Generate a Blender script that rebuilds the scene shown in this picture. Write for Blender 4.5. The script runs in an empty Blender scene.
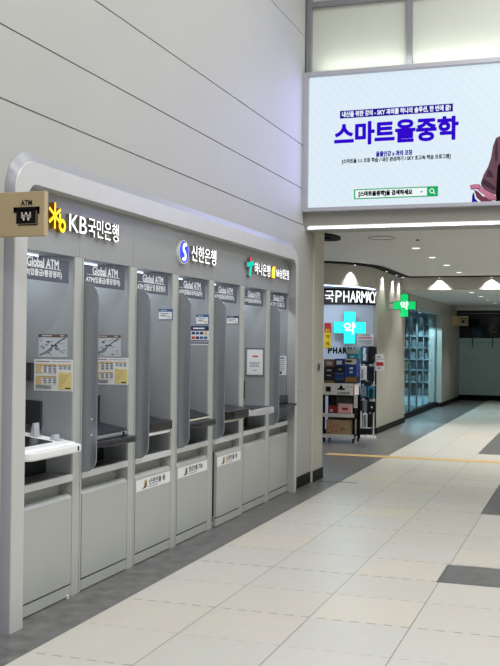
import bpy, bmesh, math, random
from mathutils import Vector, Matrix
random.seed(7)
SC = bpy.context.scene
COL = SC.collection
V = Vector

# ------------------------------------------------------------------ materials
def lin(c):
    return tuple(((x/255)/12.92 if x/255 <= .04045 else ((x/255+.055)/1.055)**2.4) for x in c)
def setin(b, names, v):
    for n in names:
        if n in b.inputs:
            b.inputs[n].default_value = v; return
def mat(name, rgb, rough=.5, metal=0.0, var=.05, scale=6.0, emit=0.0, ecol=None, spec=.5, stretch=None, coat=0.0, bump=0.0):
    m = bpy.data.materials.new(name); m.use_nodes = True
    nt = m.node_tree; N = nt.nodes; L = nt.links
    b = N['Principled BSDF']
    b.inputs['Roughness'].default_value = rough
    b.inputs['Metallic'].default_value = metal
    setin(b, ['Specular IOR Level', 'Specular'], spec)
    if coat: setin(b, ['Coat Weight'], coat)
    c = lin(rgb)
    tc = N.new('ShaderNodeTexCoord'); mp = N.new('ShaderNodeMapping'); nz = N.new('ShaderNodeTexNoise')
    if stretch: mp.inputs['Scale'].default_value = stretch
    nz.inputs['Scale'].default_value = scale; nz.inputs['Detail'].default_value = 4
    L.new(tc.outputs['Object'], mp.inputs['Vector']); L.new(mp.outputs['Vector'], nz.inputs['Vector'])
    r = N.new('ShaderNodeValToRGB')
    r.color_ramp.elements[0].position = .3; r.color_ramp.elements[1].position = .7
    r.color_ramp.elements[0].color = tuple(max(0, x*(1-var)) for x in c)+(1,)
    r.color_ramp.elements[1].color = tuple(min(1, x*(1+var)) for x in c)+(1,)
    L.new(nz.outputs['Fac'], r.inputs['Fac']); L.new(r.outputs['Color'], b.inputs['Base Color'])
    if bump:
        bp = N.new('ShaderNodeBump'); bp.inputs['Strength'].default_value = bump; bp.inputs['Distance'].default_value = .002
        L.new(nz.outputs['Fac'], bp.inputs['Height']); L.new(bp.outputs['Normal'], b.inputs['Normal'])
    if emit:
        b.inputs['Emission Color'].default_value = lin(ecol or rgb)+(1,)
        b.inputs['Emission Strength'].default_value = emit
    return m
def glass(name, tint, refl=.12, alpha=.9, rough=.02):
    m = bpy.data.materials.new(name); m.use_nodes = True
    nt = m.node_tree; N = nt.nodes; L = nt.links
    N.remove(N['Principled BSDF']); out = N['Material Output']
    t = N.new('ShaderNodeBsdfTransparent'); t.inputs['Color'].default_value = lin(tint)+(1,)
    d = N.new('ShaderNodeBsdfDiffuse'); d.inputs['Color'].default_value = lin(tint)+(1,)
    nz = N.new('ShaderNodeTexNoise'); nz.inputs['Scale'].default_value = 3
    g = N.new('ShaderNodeBsdfGlossy'); g.inputs['Roughness'].default_value = rough
    m1 = N.new('ShaderNodeMixShader'); m1.inputs[0].default_value = alpha
    L.new(d.outputs[0], m1.inputs[1]); L.new(t.outputs[0], m1.inputs[2])
    lw = N.new('ShaderNodeFresnel'); lw.inputs['IOR'].default_value = 1.45
    ad = N.new('ShaderNodeMath'); ad.operation = 'MULTIPLY_ADD'; ad.inputs[1].default_value = refl; ad.inputs[2].default_value = .02
    L.new(lw.outputs[0], ad.inputs[0])
    m2 = N.new('ShaderNodeMixShader')
    L.new(ad.outputs[0], m2.inputs[0]); L.new(m1.outputs[0], m2.inputs[1]); L.new(g.outputs[0], m2.inputs[2])
    L.new(m2.outputs[0], out.inputs['Surface'])
    return m

M = {}
M['wall'] = mat('wall_paint', (169,169,164), .6, var=.02, scale=1.2)
M['pillar'] = mat('beige_panel', (180,177,165), .5, var=.02, scale=2)
M['ceil'] = mat('ceiling_paint', (212,211,207), .75, var=.015, scale=1)
M['beam'] = mat('beam_paint', (160,157,149), .6, var=.02)
M['bulk'] = mat('bulkhead_paint', (188,185,177), .6, var=.02)
M['black'] = mat('black_matte', (10,10,11), .7, var=.1, spec=.15)
M['base'] = mat('baseboard_charcoal', (24,24,24), .5, var=.1, spec=.2)
M['frame'] = mat('enclosure_white', (190,190,187), .35, var=.015)
M['bevel'] = mat('enclosure_grey_edge', (146,148,155), .35, var=.015)
M['fascia'] = mat('fascia_grey', (158,160,161), .2, .1, var=.02, scale=3)
M['post'] = mat('divider_grey', (176,178,172), .38, var=.02)
M['partition'] = mat('partition_steel', (150,154,156), .34, .2, var=.03, scale=4)
M['cab'] = mat('cabinet_grey', (175,178,172), .36, .1, var=.025, scale=2.5)
M['sill'] = mat('sill_grey', (92,95,95), .4, var=.05)
M['ledge'] = mat('ledge_pale', (198,200,197), .35, var=.02)
M['wing'] = mat('brushed_steel', (152,157,164), .25, .65, var=.05, scale=40, stretch=(1,1,.05))
M['dark'] = mat('machine_dark', (44,47,52), .4, var=.08)
M['darker'] = mat('machine_black', (18,19,22), .25, var=.08)
M['navy_black'] = mat('tray_charcoal', (30,32,39), .3, var=.08)
M['silver'] = mat('tray_silver', (150,153,156), .3, .5, var=.04)
M['silver_light'] = mat('tray_pale_silver', (190,192,194), .28, .3, var=.04)
M['white'] = mat('white_plastic', (228,229,228), .35, var=.015)
M['cream'] = mat('cream_plastic', (214,210,194), .4, var=.02)
M['clear'] = mat('clear_holder', (178,184,190), .15, var=.03)
M['header'] = glass('smoked_header_glass', (112,118,130), .15, .3)
M['white_text'] = mat('white_lettering', (226,229,232), .5, var=.01)
M['bay_lamp'] = mat('bay_lamp_panel', (235,240,250), .5, var=0, emit=2.4, ecol=(215,228,255))
M['cove'] = mat('cove_lamp', (220,235,255), .5, var=0, emit=4.0, ecol=(190,215,255))
M['lens_dim'] = mat('washer_lens', (255,250,240), .5, var=0, emit=2.0)
M['lamp'] = mat('lamp_white', (255,255,255), .5, var=0, emit=5.0, ecol=(238,244,255))
M['led_white'] = mat('led_letter_white', (250,250,250), .4, var=0, emit=1.15, ecol=(255,255,255))
M['led_side'] = mat('led_letter_side', (120,118,112), .4, var=.02)
M['led_yellow'] = mat('led_yellow', (255,205,20), .4, var=0, emit=1.1, ecol=(255,200,10))
M['gold_side'] = mat('gold_return', (150,105,20), .4, var=.03)
M['led_blue'] = mat('led_blue', (30,60,220), .4, var=0, emit=.9, ecol=(25,55,225))
M['led_green'] = mat('led_teal', (0,165,150), .4, var=0, emit=.9, ecol=(0,175,155))
M['led_red'] = mat('led_red', (225,40,40), .4, var=0, emit=.8, ecol=(225,40,45))
M['beige_sign'] = mat('beige_sign', (176,158,122), .5, var=.02)
M['ink'] = mat('black_ink', (14,14,15), .7, var=.05, spec=.15)
M['ink_grey'] = mat('grey_ink', (96,98,104), .6, var=.05)
M['paper'] = mat('white_paper', (215,217,218), .6, var=.015)
M['paper_grey'] = mat('grey_paper', (176,180,184), .6, var=.02)
M['paper_yellow'] = mat('yellow_print', (214,196,128), .6, var=.03)
M['paper_tan'] = mat('tan_print', (200,172,124), .6, var=.03)
M['paper_blue'] = mat('blue_print', (38,78,124), .6, var=.04)
M['paper_navy'] = mat('navy_print', (26,36,78), .6, var=.04)
M['paper_red'] = mat('red_print', (176,46,44), .6, var=.04)
M['paper_green'] = mat('green_print', (96,140,104), .6, var=.04)
M['paper_brown'] = mat('brown_print', (92,70,50), .6, var=.04)
M['alu'] = mat('screen_frame_grey', (176,176,184), .4, .3, var=.02)
M['mullion'] = mat('mullion_grey', (128,128,132), .4, .3, var=.02)
M['cream_glass'] = mat('cream_back_painted_glass', (186,189,178), .25, var=.015)
SCR = .86
M['scr_purple'] = mat('screen_purple', (9,0,36), .3, var=0, spec=.05, emit=SCR, ecol=(50,0,215))
M['scr_navy'] = mat('screen_navy', (6,2,24), .3, var=0, spec=.05, emit=SCR, ecol=(36,10,160))
M['scr_white'] = mat('screen_white', (72,75,76), .3, var=0, spec=.05, emit=SCR*1.05, ecol=(244,252,255))
M['scr_green'] = mat('screen_green', (6,51,27), .3, var=0, spec=.05, emit=SCR, ecol=(22,176,96))
M['scr_jacket'] = mat('screen_jacket', (40,29,33), .3, var=.3, spec=.05, scale=5, emit=SCR*.62, ecol=(130,92,106))
M['scr_jacket_dark'] = mat('screen_jacket_dark', (25,17,21), .3, var=.2, spec=.05, emit=SCR*.7, ecol=(84,56,72))
M['scr_black'] = mat('screen_black', (3,2,4), .3, var=0, spec=.05)
M['scr_skin'] = mat('screen_skin', (67,45,52), .3, var=.06, spec=.05, emit=SCR*.75, ecol=(222,140,168))
M['scr_skin_dark'] = mat('screen_skin_dark', (45,25,31), .3, var=.06, spec=.05, emit=SCR*.6, ecol=(140,74,96))
M['phar_glass'] = mat('glowing_frosted_glass', (172,188,208), .3, var=.03, scale=1.5, emit=.16, ecol=(190,208,235))  # emission stands in for store light coming through the glass
M['sign_black'] = mat('sign_black', (16,20,28), .3, var=.05)
M['cross_teal'] = mat('cross_teal_led', (40,230,215), .4, var=0, emit=1.0, ecol=(42,238,222))
M['cross_green'] = mat('cross_green_led', (0,190,105), .4, var=0, emit=.85, ecol=(0,205,110))
M['cross_side'] = mat('cross_side_dark', (26,66,60), .4, var=.05)
M['store_glass'] = glass('storefront_glass', (200,220,224), .22, .95)
M['frost'] = mat('frosted_film_glow', (118,138,132), .3, var=.04, scale=.8, emit=.08, ecol=(140,168,162))  # faint emission added to brighten the far glazing, no lamp behind it
M['frost_dark'] = mat('frosted_edge_film', (70,86,84), .3, var=.04)
M['black_glass'] = mat('black_glass', (8,11,12), .08, var=.1)
M['store_white'] = mat('store_white', (206,222,230), .5, var=.02)
M['store_shelf'] = mat('store_shelf_board', (150,170,178), .5, var=.03)
M['store_back'] = mat('store_back', (70,88,96), .6, var=.05)
M['kraft'] = mat('kraft_card', (166,140,106), .7, var=.05)
M['box_black'] = mat('carton_black', (30,29,32), .5, var=.1)
M['box_blue'] = mat('carton_blue', (22,60,140), .45, var=.05)
M['box_navy'] = mat('carton_navy', (24,30,60), .45, var=.05)
M['box_brown'] = mat('carton_brown', (128,88,60), .55, var=.05)
M['box_gold'] = mat('carton_gold', (136,104,48), .45, var=.05)
M['box_teal'] = mat('carton_teal', (24,146,160), .45, var=.05)
M['box_red'] = mat('carton_red', (142,30,40), .5, var=.05)
M['box_pink'] = mat('carton_pink', (226,186,182), .5, var=.04)
M['box_white'] = mat('carton_white', (224,226,224), .5, var=.02)
M['box_grey'] = mat('carton_grey', (98,94,86), .6, var=.05)
M['pack_white'] = mat('pack_white', (222,225,228), .35, var=.08, scale=14)
M['pack_blue'] = mat('pack_blue', (64,98,132), .35, var=.08, scale=14)
M['pack_black'] = mat('pack_black', (22,22,24), .35, var=.2, scale=14)
M['pack_teal'] = mat('pack_teal', (40,120,146), .35, var=.08, scale=14)
M['pack_grey'] = mat('pack_grey', (120,126,130), .35, var=.15, scale=14)
M['yellow'] = mat('yellow_print_bright', (238,206,30), .5, var=.03)
M['strip'] = mat('tactile_yellow', (200,166,104), .5, var=.06, scale=10)
M['rubber'] = mat('rubber_foot', (206,204,194), .6, var=.05)

# display background with the faint diagonal stripes of the picture shown on it
def screen_mat():
    m = bpy.data.materials.new('screen_picture_blue'); m.use_nodes = True
    nt = m.node_tree; N = nt.nodes; L = nt.links; b = N['Principled BSDF']
    tc = N.new('ShaderNodeTexCoord'); mp = N.new('ShaderNodeMapping'); w = N.new('ShaderNodeTexWave')
    mp.inputs['Rotation'].default_value = (0, math.radians(42), 0)
    w.inputs['Scale'].default_value = 4.2; w.bands_direction = 'X'; w.inputs['Distortion'].default_value = 0
    r = N.new('ShaderNodeValToRGB')
    r.color_ramp.elements[0].color = lin((220,236,247))+(1,); r.color_ramp.elements[1].color = lin((224,239,249))+(1,)
    L.new(tc.outputs['Object'], mp.inputs['Vector']); L.new(mp.outputs['Vector'], w.inputs['Vector'])
    L.new(w.outputs['Fac'], r.inputs['Fac']); L.new(r.outputs['Color'], b.inputs['Emission Color'])
    b.inputs['Emission Strength'].default_value = SCR*1.1
    b.inputs['Base Color'].default_value = (.02,.02,.03,1); b.inputs['Roughness'].default_value = .35
    return m
M['scr_bg'] = screen_mat()

PX, PY, X0, Y0 = .598, .583, -2.757, 5.102
def floor_mat():
    m = bpy.data.materials.new('floor_tiles'); m.use_nodes = True
    nt = m.node_tree; N = nt.nodes; L = nt.links; b = N['Principled BSDF']
    tc = N.new('ShaderNodeTexCoord'); sp = N.new('ShaderNodeSeparateXYZ')
    L.new(tc.outputs['Object'], sp.inputs[0])
    def mth(op, a, bb=None, c=None):
        n = N.new('ShaderNodeMath'); n.operation = op
        for i, v in enumerate((a, bb, c)):
            if v is None: continue
            if isinstance(v, (int, float)): n.inputs[i].default_value = v
            else: L.new(v, n.inputs[i])
        return n.outputs[0]
    u = mth('DIVIDE', mth('SUBTRACT', sp.outputs[0], X0), PX)
    v = mth('DIVIDE', mth('SUBTRACT', sp.outputs[1], Y0), PY)
    iu, iv = mth('FLOOR', u), mth('FLOOR', v)
    fu, fv = mth('FRACT', u), mth('FRACT', v)
    cb = N.new('ShaderNodeCombineXYZ'); L.new(iu, cb.inputs[0]); L.new(iv, cb.inputs[1])
    wn = N.new('ShaderNodeTexWhiteNoise'); wn.noise_dimensions = '3D'; L.new(cb.outputs[0], wn.inputs['Vector'])
    ramp = N.new('ShaderNodeValToRGB'); e = ramp.color_ramp.elements
    e[0].position = 0; e[0].color = lin((195,193,184))+(1,)
    e[1].position = 1; e[1].color = lin((205,197,180))+(1,)
    for p, c in ((.35,(199,196,186)),(.65,(199,194,182)),(.85,(202,200,192))):
        k = e.new(p); k.color = lin(c)+(1,)
    L.new(wn.outputs['Value'], ramp.inputs['Fac'])
    # grout: continuous joints along the hall, finer and broken joints across it
    du = mth('MINIMUM', fu, mth('SUBTRACT', 1, fu)); dv = mth('MINIMUM', fv, mth('SUBTRACT', 1, fv))
    gu = mth('LESS_THAN', du, .0035)
    dash = mth('GREATER_THAN', mth('FRACT', mth('MULTIPLY', u, 6.0)), .45)
    gv = mth('MULTIPLY', mth('LESS_THAN', dv, .011), mth('MULTIPLY', mth('MULTIPLY_ADD', dash, .92, .08), mth('MULTIPLY_ADD', mth('FRACT', mth('MULTIPLY', mth('ROUND', v), .618)), .75, .25)))
    g = mth('MAXIMUM', mth('MULTIPLY', gu, .95), gv)
    nz = N.new('ShaderNodeTexNoise'); nz.inputs['Scale'].default_value = 9; nz.inputs['Detail'].default_value = 6
    L.new(tc.outputs['Object'], nz.inputs['Vector'])
    mx0 = N.new('ShaderNodeMix'); mx0.data_type = 'RGBA'; mx0.blend_type = 'MULTIPLY'; mx0.inputs[0].default_value = .12
    L.new(ramp.outputs[0], mx0.inputs[6]); L.new(nz.outputs['Color'], mx0.inputs[7])
    # dark stone: the border along the machines and single inlaid tiles
    def inside(x0, x1, y0, y1):
        a = mth('MULTIPLY', mth('GREATER_THAN', sp.outputs[0], x0), mth('LESS_THAN', sp.outputs[0], x1))
        c = mth('MULTIPLY', mth('GREATER_THAN', sp.outputs[1], y0), mth('LESS_THAN', sp.outputs[1], y1))
        return mth('MULTIPLY', a, c)
    dark = mth('LESS_THAN', sp.outputs[0], X0)
    for r_ in ((-.981,.215,6.83,7.41), (-.981,1.4,9.72,12.0), (-1.56,.8,15.02,18.95), (-.38,.8,4.0,4.6)):
        dark = mth('MAXIMUM', dark, inside(*r_))
    dr = N.new('ShaderNodeValToRGB')
    dr.color_ramp.elements[0].position = .3; dr.color_ramp.elements[1].position = .75
    dr.color_ramp.elements[0].color = lin((84,84,83))+(1,); dr.color_ramp.elements[1].color = lin((118,118,116))+(1,)
    L.new(nz.outputs['Fac'], dr.inputs['Fac'])
    mx = N.new('ShaderNodeMix'); mx.data_type = 'RGBA'
    L.new(dark, mx.inputs[0]); L.new(mx0.outputs[2], mx.inputs[6]); L.new(dr.outputs[0], mx.inputs[7])
    mg = N.new('ShaderNodeMix'); mg.data_type = 'RGBA'
    L.new(g, mg.inputs[0]); L.new(mx.outputs[2], mg.inputs[6]); mg.inputs[7].default_value = lin((58,57,54))+(1,)
    L.new(mg.outputs[2], b.inputs['Base Color'])
    rg = mth('MULTIPLY_ADD', nz.outputs['Fac'], .12, .26)
    L.new(rg, b.inputs['Roughness'])
    return m
M['floor'] = floor_mat()

# ------------------------------------------------------------------ mesh helpers
class Frame:                       # a local drawing frame: origin, right, up, outward normal
    def __init__(s, o, r, u):
        s.o, s.r, s.u = V(o), V(r).normalized(), V(u).normalized(); s.n = s.r.cross(s.u)
    def p(s, a, b, c=0): return s.o+s.r*a+s.u*b+s.n*c
class MB:
    def __init__(s): s.v, s.f, s.sm = [], [], []
    def add(s, vs, fs, smooth=False):
        k = len(s.v); s.v += [tuple(p) for p in vs]; s.f += [tuple(i+k for i in f) for f in fs]; s.sm += [smooth]*len(fs); return s
    def box(s, x0, x1, y0, y1, z0, z1):
        vs = [(x,y,z) for x in (x0,x1) for y in (y0,y1) for z in (z0,z1)]
        return s.add(vs, [(0,1,3,2),(4,6,7,5),(0,4,5,1),(2,3,7,6),(0,2,6,4),(1,5,7,3)])
    def fbox(s, F, a0, a1, b0, b1, c0, c1):
        vs = [F.p(a,b,c) for a in (a0,a1) for b in (b0,b1) for c in (c0,c1)]
        return s.add(vs, [(0,1,3,2),(4,6,7,5),(0,4,5,1),(2,3,7,6),(0,2,6,4),(1,5,7,3)])
    def fprism(s, F, pts, c0, c1):
        n = len(pts); vs = [F.p(a,b,c0) for a,b in pts]+[F.p(a,b,c1) for a,b in pts]
        return s.add(vs, [tuple(range(n))[::-1], tuple(range(n,2*n))]+[(i,(i+1)%n,n+(i+1)%n,n+i) for i in range(n)])
    def prism(s, ax, pts, a, b):
        P = {'x':lambda p,q:(q,p[0],p[1]), 'y':lambda p,q:(p[0],q,p[1]), 'z':lambda p,q:(p[0],p[1],q)}[ax]
        n = len(pts); vs = [P(p,a) for p in pts]+[P(p,b) for p in pts]
        return s.add(vs, [tuple(range(n))[::-1], tuple(range(n,2*n))]+[(i,(i+1)%n,n+(i+1)%n,n+i) for i in range(n)])
    def cyl(s, c, r, h, axis=(0,0,1), seg=24, r2=None):
        axis = V(axis).normalized(); r2 = r if r2 is None else r2
        t = axis.orthogonal().normalized(); q = axis.cross(t); c = V(c)
        A = [c+(t*math.cos(2*math.pi*i/seg)+q*math.sin(2*math.pi*i/seg))*r for i in range(seg)]
        B = [c+axis*h+(t*math.cos(2*math.pi*i/seg)+q*math.sin(2*math.pi*i/seg))*r2 for i in range(seg)]
        s.add(A+B, [(i,(i+1)%seg,seg+(i+1)%seg,seg+i) for i in range(seg)], True)
        return s.add(A+B, [tuple(range(seg))[::-1], tuple(range(seg,2*seg))])
    def tube(s, pts, r, seg=8):
        for a, b in zip(pts, pts[1:]):
            a, b = V(a), V(b); s.cyl(a, r, (b-a).length, b-a, seg)
        return s
    def ring(s, F, r0, r1, c0, c1, seg=32, a0=0, a1=360, sx=1, sy=1):
        full = abs(a1-a0) >= 360; n = seg if full else seg+1
        vs = []
        for i in range(n):
            t = math.radians(a0+(a1-a0)*i/seg); x, y = math.cos(t)*sx, math.sin(t)*sy
            vs += [F.p(x*r0,y*r0,c0), F.p(x*r1,y*r1,c0), F.p(x*r1,y*r1,c1), F.p(x*r0,y*r0,c1)]
        fs = []
        for i in range(seg):
            k, j = 4*i, 4*((i+1)%n)
            for q in range(4): fs.append((k+q, k+(q+1)%4, j+(q+1)%4, j+q))
        if not full: fs += [(0,1,2,3), (4*(n-1),4*(n-1)+3,4*(n-1)+2,4*(n-1)+1)]
        return s.add(vs, fs)
    def bar(s, F, a, b, w, c0, c1):            # a stroke from a to b in the frame's plane
        a, b = V((a[0],a[1])), V((b[0],b[1])); d = (b-a).normalized(); n = V((-d.y,d.x))*w/2
        return s.fprism(F, [tuple(a+n), tuple(a-n), tuple(b-n), tuple(b+n)], c0, c1)
    def build(s, name, m, parent=None, bevel=0, smooth=None):
        o0 = V(parent.matrix_basis.translation) if parent and not parent.parent else (V(parent.parent.matrix_basis.translation) if parent else V((0,0,0)))
        me = bpy.data.meshes.new(name)
        me.from_pydata([tuple(V(p)-o0) for p in s.v], [], s.f)
        bm = bmesh.new(); bm.from_mesh(me)
        bmesh.ops.remove_doubles(bm, verts=bm.verts, dist=1e-5)
        bmesh.ops.recalc_face_normals(bm, faces=bm.faces); bm.to_mesh(me); bm.free()
        if any(s.sm):
            for p in me.polygons: p.use_smooth = True
            me.set_sharp_from_angle(angle=math.radians(40))
        me.materials.append(M[m] if isinstance(m, str) else m)
        o = bpy.data.objects.new(name, me); COL.objects.link(o)
        if parent: o.parent = parent
        if bevel:
            b = o.modifiers.new('bevel', 'BEVEL'); b.width = bevel; b.segments = 2; b.limit_method = 'ANGLE'; b.angle_limit = math.radians(40)
        return o
def thing(name, label, cat, loc=(0,0,0), group=None):
    o = bpy.data.objects.new(name, None); COL.objects.link(o); o.location = loc; o.empty_display_size = .05
    o['label'] = label; o['category'] = cat
    if group: o['group'] = group
    return o
def tag(o, label, cat, group=None):
    o['label'] = label; o['category'] = cat
    if group: o['group'] = group
    return o
def struct(mb, name, m, parent=None, bevel=0):
    o = mb.build(name, m, parent, bevel)
    if not parent: o['kind'] = 'structure'
    return o
def text(name, body, F, w, h, m, parent, d=.003, c0=0.0, bold=.0, at=(0,0), heavy=0.0):
    """lettering fitted to w x h, centred at `at` in the frame F, standing d proud of it"""
    cu = bpy.data.curves.new('lettering', 'FONT'); cu.body = body; cu.extrude = .02; cu.offset = bold; cu.resolution_u = 3
    to = bpy.data.objects.new('lettering', cu); COL.objects.link(to)
    bpy.context.view_layer.update()
    me = bpy.data.meshes.new_from_object(to.evaluated_get(bpy.context.evaluated_depsgraph_get()))
    bpy.data.objects.remove(to); bpy.data.curves.remove(cu)
    xs = [v.co.x for v in me.vertices]; ys = [v.co.y for v in me.vertices]
    x0, x1, y0, y1 = min(xs), max(xs), min(ys), max(ys)
    mb = MB()
    hw = heavy*h; steps = [(0,0)] if not heavy else [(hw*math.cos(k*math.pi/4), hw*math.sin(k*math.pi/4)) for k in range(8)]+[(0,0)]
    w -= 2*hw; h -= 2*hw
    for k, (ex, ey) in enumerate(steps):
        vs = [F.p(at[0]+((v.co.x-x0)/(x1-x0)-.5)*w+ex, at[1]+((v.co.y-y0)/(y1-y0)-.5)*h+ey, c0+(d*(1-.02*k) if v.co.z > 0 else 0)) for v in me.vertices]
        mb.add(vs, [tuple(p.vertices) for p in me.polygons])
    bpy.data.meshes.remove(me)
    return mb.build(name, m, parent)
def two_tone(o, F, face_m, side_m):            # lit face, unlit returns
    o.data.materials.clear(); o.data.materials.append(M[side_m]); o.data.materials.append(M[face_m])
    for p in o.data.polygons:
        if abs(V(p.normal).dot(F.n)) > .9: p.material_index = 1
def facing_x(x, y, z): return Frame((x,y,z), (0,1,0), (0,0,1))      # a sheet on a plane whose normal is +X
def facing_y(x, y, z): return Frame((x,y,z), (1,0,0), (0,0,1))      # a sheet on a plane whose normal is -Y

def area(name, loc, rot, sx, sy, e, col=(1,1,1)):
    ld = bpy.data.lights.new(name, 'AREA'); ld.shape = 'RECTANGLE'; ld.size = sx; ld.size_y = sy; ld.energy = e; ld.color = col
    o = bpy.data.objects.new(name, ld); COL.objects.link(o); o.location = loc; o.rotation_euler = rot; return o
# ------------------------------------------------------------------ the setting
WX = -3.07
struct(MB().box(-8,4.5,-6,31,-.1,0), 'floor', 'floor')
struct(MB().box(-3.63,4.5,13.97,14.2,0,.004), 'trim_1', 'strip')
wl = MB()
wl.box(-4.05,WX-.012,-6,4.8,0,7); wl.box(-4.05,WX-.012,4.8,10.42,2.58,7); wl.box(-4.05,WX-.012,10.42,11.15,0,2.9); wl.box(-4.05,WX-.012,10.42,10.8,2.58,7)
wl.box(-4.05,-4.0,4.8,10.42,0,2.58)
for z0, z1 in ((2.963,3.36),(3.37,3.848),(3.858,5.086),(5.096,7)): wl.box(WX-.02,WX,-6,10.72,z0,z1)
g = .008
wl.box(WX-.02,WX,-6,4.8,0,2.953); wl.box(WX-.02,WX,4.8,10.42,2.6,2.953); wl.box(WX-.02,WX,10.42,10.8,0,2.953); wl.box(WX-.02,WX,10.8,11.14,0,2.9)
struct(wl, 'wall_left', 'wall')
struct(MB().box(-3.6,-3.045,11.15,11.6,0,2.98), 'wall_left_pillar', 'pillar', bevel=.006)
struct(MB().box(-3.6,WX+.004,10.47,11.15,0,.13), 'baseboard_left', 'base')
struct(MB().box(-3.61,-3.035,11.16,11.61,0,.13), 'baseboard_pillar', 'base')
bm_ = MB(); bm_.box(-4.05,4.5,10.8,11.1,2.955,3.12); bm_.box(-4.05,4.5,10.83,11.1,2.905,2.955); bm_.box(-4.05,4.5,10.87,11.1,3.12,7)
struct(bm_, 'trim_2', 'beam')
lt = MB().box(-3.03,4.4,10.802,10.83,2.924,2.941)
o = thing('strip_light', 'long thin white strip light along the bottom edge of the beam under the screen', 'light', (0,10.8,2.92))
lt.build('diffuser', 'lamp', o); MB().box(-3.03,4.4,10.805,10.83,2.908,2.919).build('channel', 'alu', o)

struct(MB().box(-4,6,-6.1,-6,0,1.85), 'dark_reflection_wall', 'dark')  # unseen dark wall, added so the steel wings reflect a dark band
# clerestory panels above the screen
w3 = MB().box(-3.05,4.5,10.845,10.87,4.66,7)
wo = struct(w3, 'window_3', 'cream_glass')
mu = MB()
for x in (-3.04,-1.895,-.75,.4,1.55): mu.box(x-.03,x+.03,10.78,10.85,4.66,7)
mu.box(-3.07,4.5,10.79,10.85,5.44,5.5)
mu.build('window_frame', 'mullion', wo)

# lower ceilings, bulkheads
struct(MB().box(-8,4.5,10.9,19.9,2.98,3.1), 'ceiling', 'ceil')
struct(MB().box(-8,4.5,19.95,29.5,2.72,2.85), 'ceiling_passage', 'ceil')
bk = MB().box(-3.62,4.5,19.86,20.0,2.715,2.962)
struct(bk, 'trim_3', 'bulk')
struct(MB().box(-3.5,4.5,19.74,20.0,2.96,2.985), 'trim_4', 'black')
CX, CY = -4.5, 17.95
def arc(r, a0, a1, n=28): return [(CX+r*math.sin(math.radians(a0+(a1-a0)*i/n)), CY-r*math.cos(math.radians(a0+(a1-a0)*i/n))) for i in range(n+1)]
def arc_band(r0, r1, tail_l, y_end, z0, z1, a0=0, a1=90):
    out = ([(tail_l, CY-r1)] if tail_l is not None else [])+arc(r1,a0,a1)+([(CX+r1,y_end)] if y_end else [])
    inn = ([(tail_l, CY-r0)] if tail_l is not None else [])+arc(r0,a0,a1)+([(CX+r0,y_end)] if y_end else [])
    mb = MB(); n = len(out)
    for i in range(n-1):
        q = [out[i],out[i+1],inn[i+1],inn[i]]
        mb.prism('z', q, z0, z1)
    return mb
CX, CY = -5.42, 17.29
struct(arc_band(1.5,1.81,-7.5,19.86,2.6,2.962), 'trim_5', 'bulk')
struct(arc_band(1.5,2.0,-7.5,19.75,2.96,2.985), 'trim_6', 'black')
o = thing('cove_light', 'thin curved bluish strip light under the bulkhead above the pharmacy lettering', 'light', (-4.0,16.6,2.58))
arc_band(1.72,1.78,-7.4,17.5,2.588,2.599).build('diffuser', 'cove', o); arc_band(1.69,1.715,-7.4,17.5,2.58,2.6).build('channel', 'mullion', o)
CX, CY = -4.5, 17.95
struct(arc_band(.2,.87,-7.5,None,2.74,2.8,a1=92), 'ceiling_window', 'store_white')
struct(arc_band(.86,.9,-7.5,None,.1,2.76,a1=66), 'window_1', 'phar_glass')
struct(arc_band(.85,.91,-7.5,None,0,.1,a1=64), 'baseboard_window', 'base')
struct(MB().box(-4.0,-3.612,17.56,20.38,0,2.75), 'wall_pharmacy', 'pillar')
struct(MB().box(-4.01,-3.6,17.55,20.4,0,.11), 'baseboard_pharmacy', 'base')
w2 = struct(MB().box(-3.79,-3.775,20.4,25.84,.13,2.42), 'window_2', 'store_glass')
fr = MB()
for y in (20.42,21.92,22.93,25.81): fr.box(-3.8,-3.765,y-.012,y+.012,.12,2.42)
fr.build('window_frame', 'mullion', w2)
struct(MB().box(-3.84,-3.73,20.38,25.86,0,.13), 'baseboard_storefront', 'base')
fa = MB(); fa.box(-3.95,-3.7,20.0,29.5,2.4,2.72)
struct(fa, 'trim_7', 'bulk')
struct(MB().box(-3.96,-3.62,25.86,29.5,0,2.42), 'wall_passage', 'pillar')
struct(MB().box(-3.97,-3.61,25.84,29.5,0,.11), 'baseboard_passage', 'base')
st = MB(); st.box(-8,-3.96,26.36,26.45,0,2.72); st.box(-8,-7.9,17.1,26.4,0,2.98); st.box(-8,-3.95,20.0,26.4,2.6,2.72)
struct(st, 'wall_store', 'store_white')
# far glazing
far = struct(MB().box(-3.75,4.5,29.5,29.56,.15,1.815), 'window_4', 'frost')
fj = MB()
for x in (-3.24,-2.665,-2.09,-1.5): fj.box(x-.012,x+.012,29.49,29.5,1.55,1.815)
fj.build('panel_joint', 'black', far)
MB().box(-3.75,4.5,29.493,29.5,1.69,1.70).build('film_edge', 'frost_dark', far)
text('lettering', '사회복지시설', facing_y(-3.35,29.49,1.34), .66, .1, 'store_white', far, .003)
up_ = struct(MB().box(-3.75,4.5,29.52,29.58,1.815,2.63), 'window_5', 'black_glass')
MB().box(-2.16,-2.14,29.5,29.52,1.815,2.5).build('window_frame', 'dark', up_)
MB().box(-3.75,4.5,29.44,29.52,2.53,2.545).build('track', 'mullion', up_)
struct(MB().box(-3.75,4.5,29.46,29.56,0,.15), 'baseboard_far', 'black')
struct(MB().box(-3.75,4.5,29.35,29.6,2.62,2.72), 'trim_8', 'ceil')
struct(MB().box(4.5,4.6,10.9,29.6,0,3.1), 'wall_right', 'wall')
struct(MB().box(-8,-3.6,11.5,11.6,0,2.98), 'wall_recess', 'wall')

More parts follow.
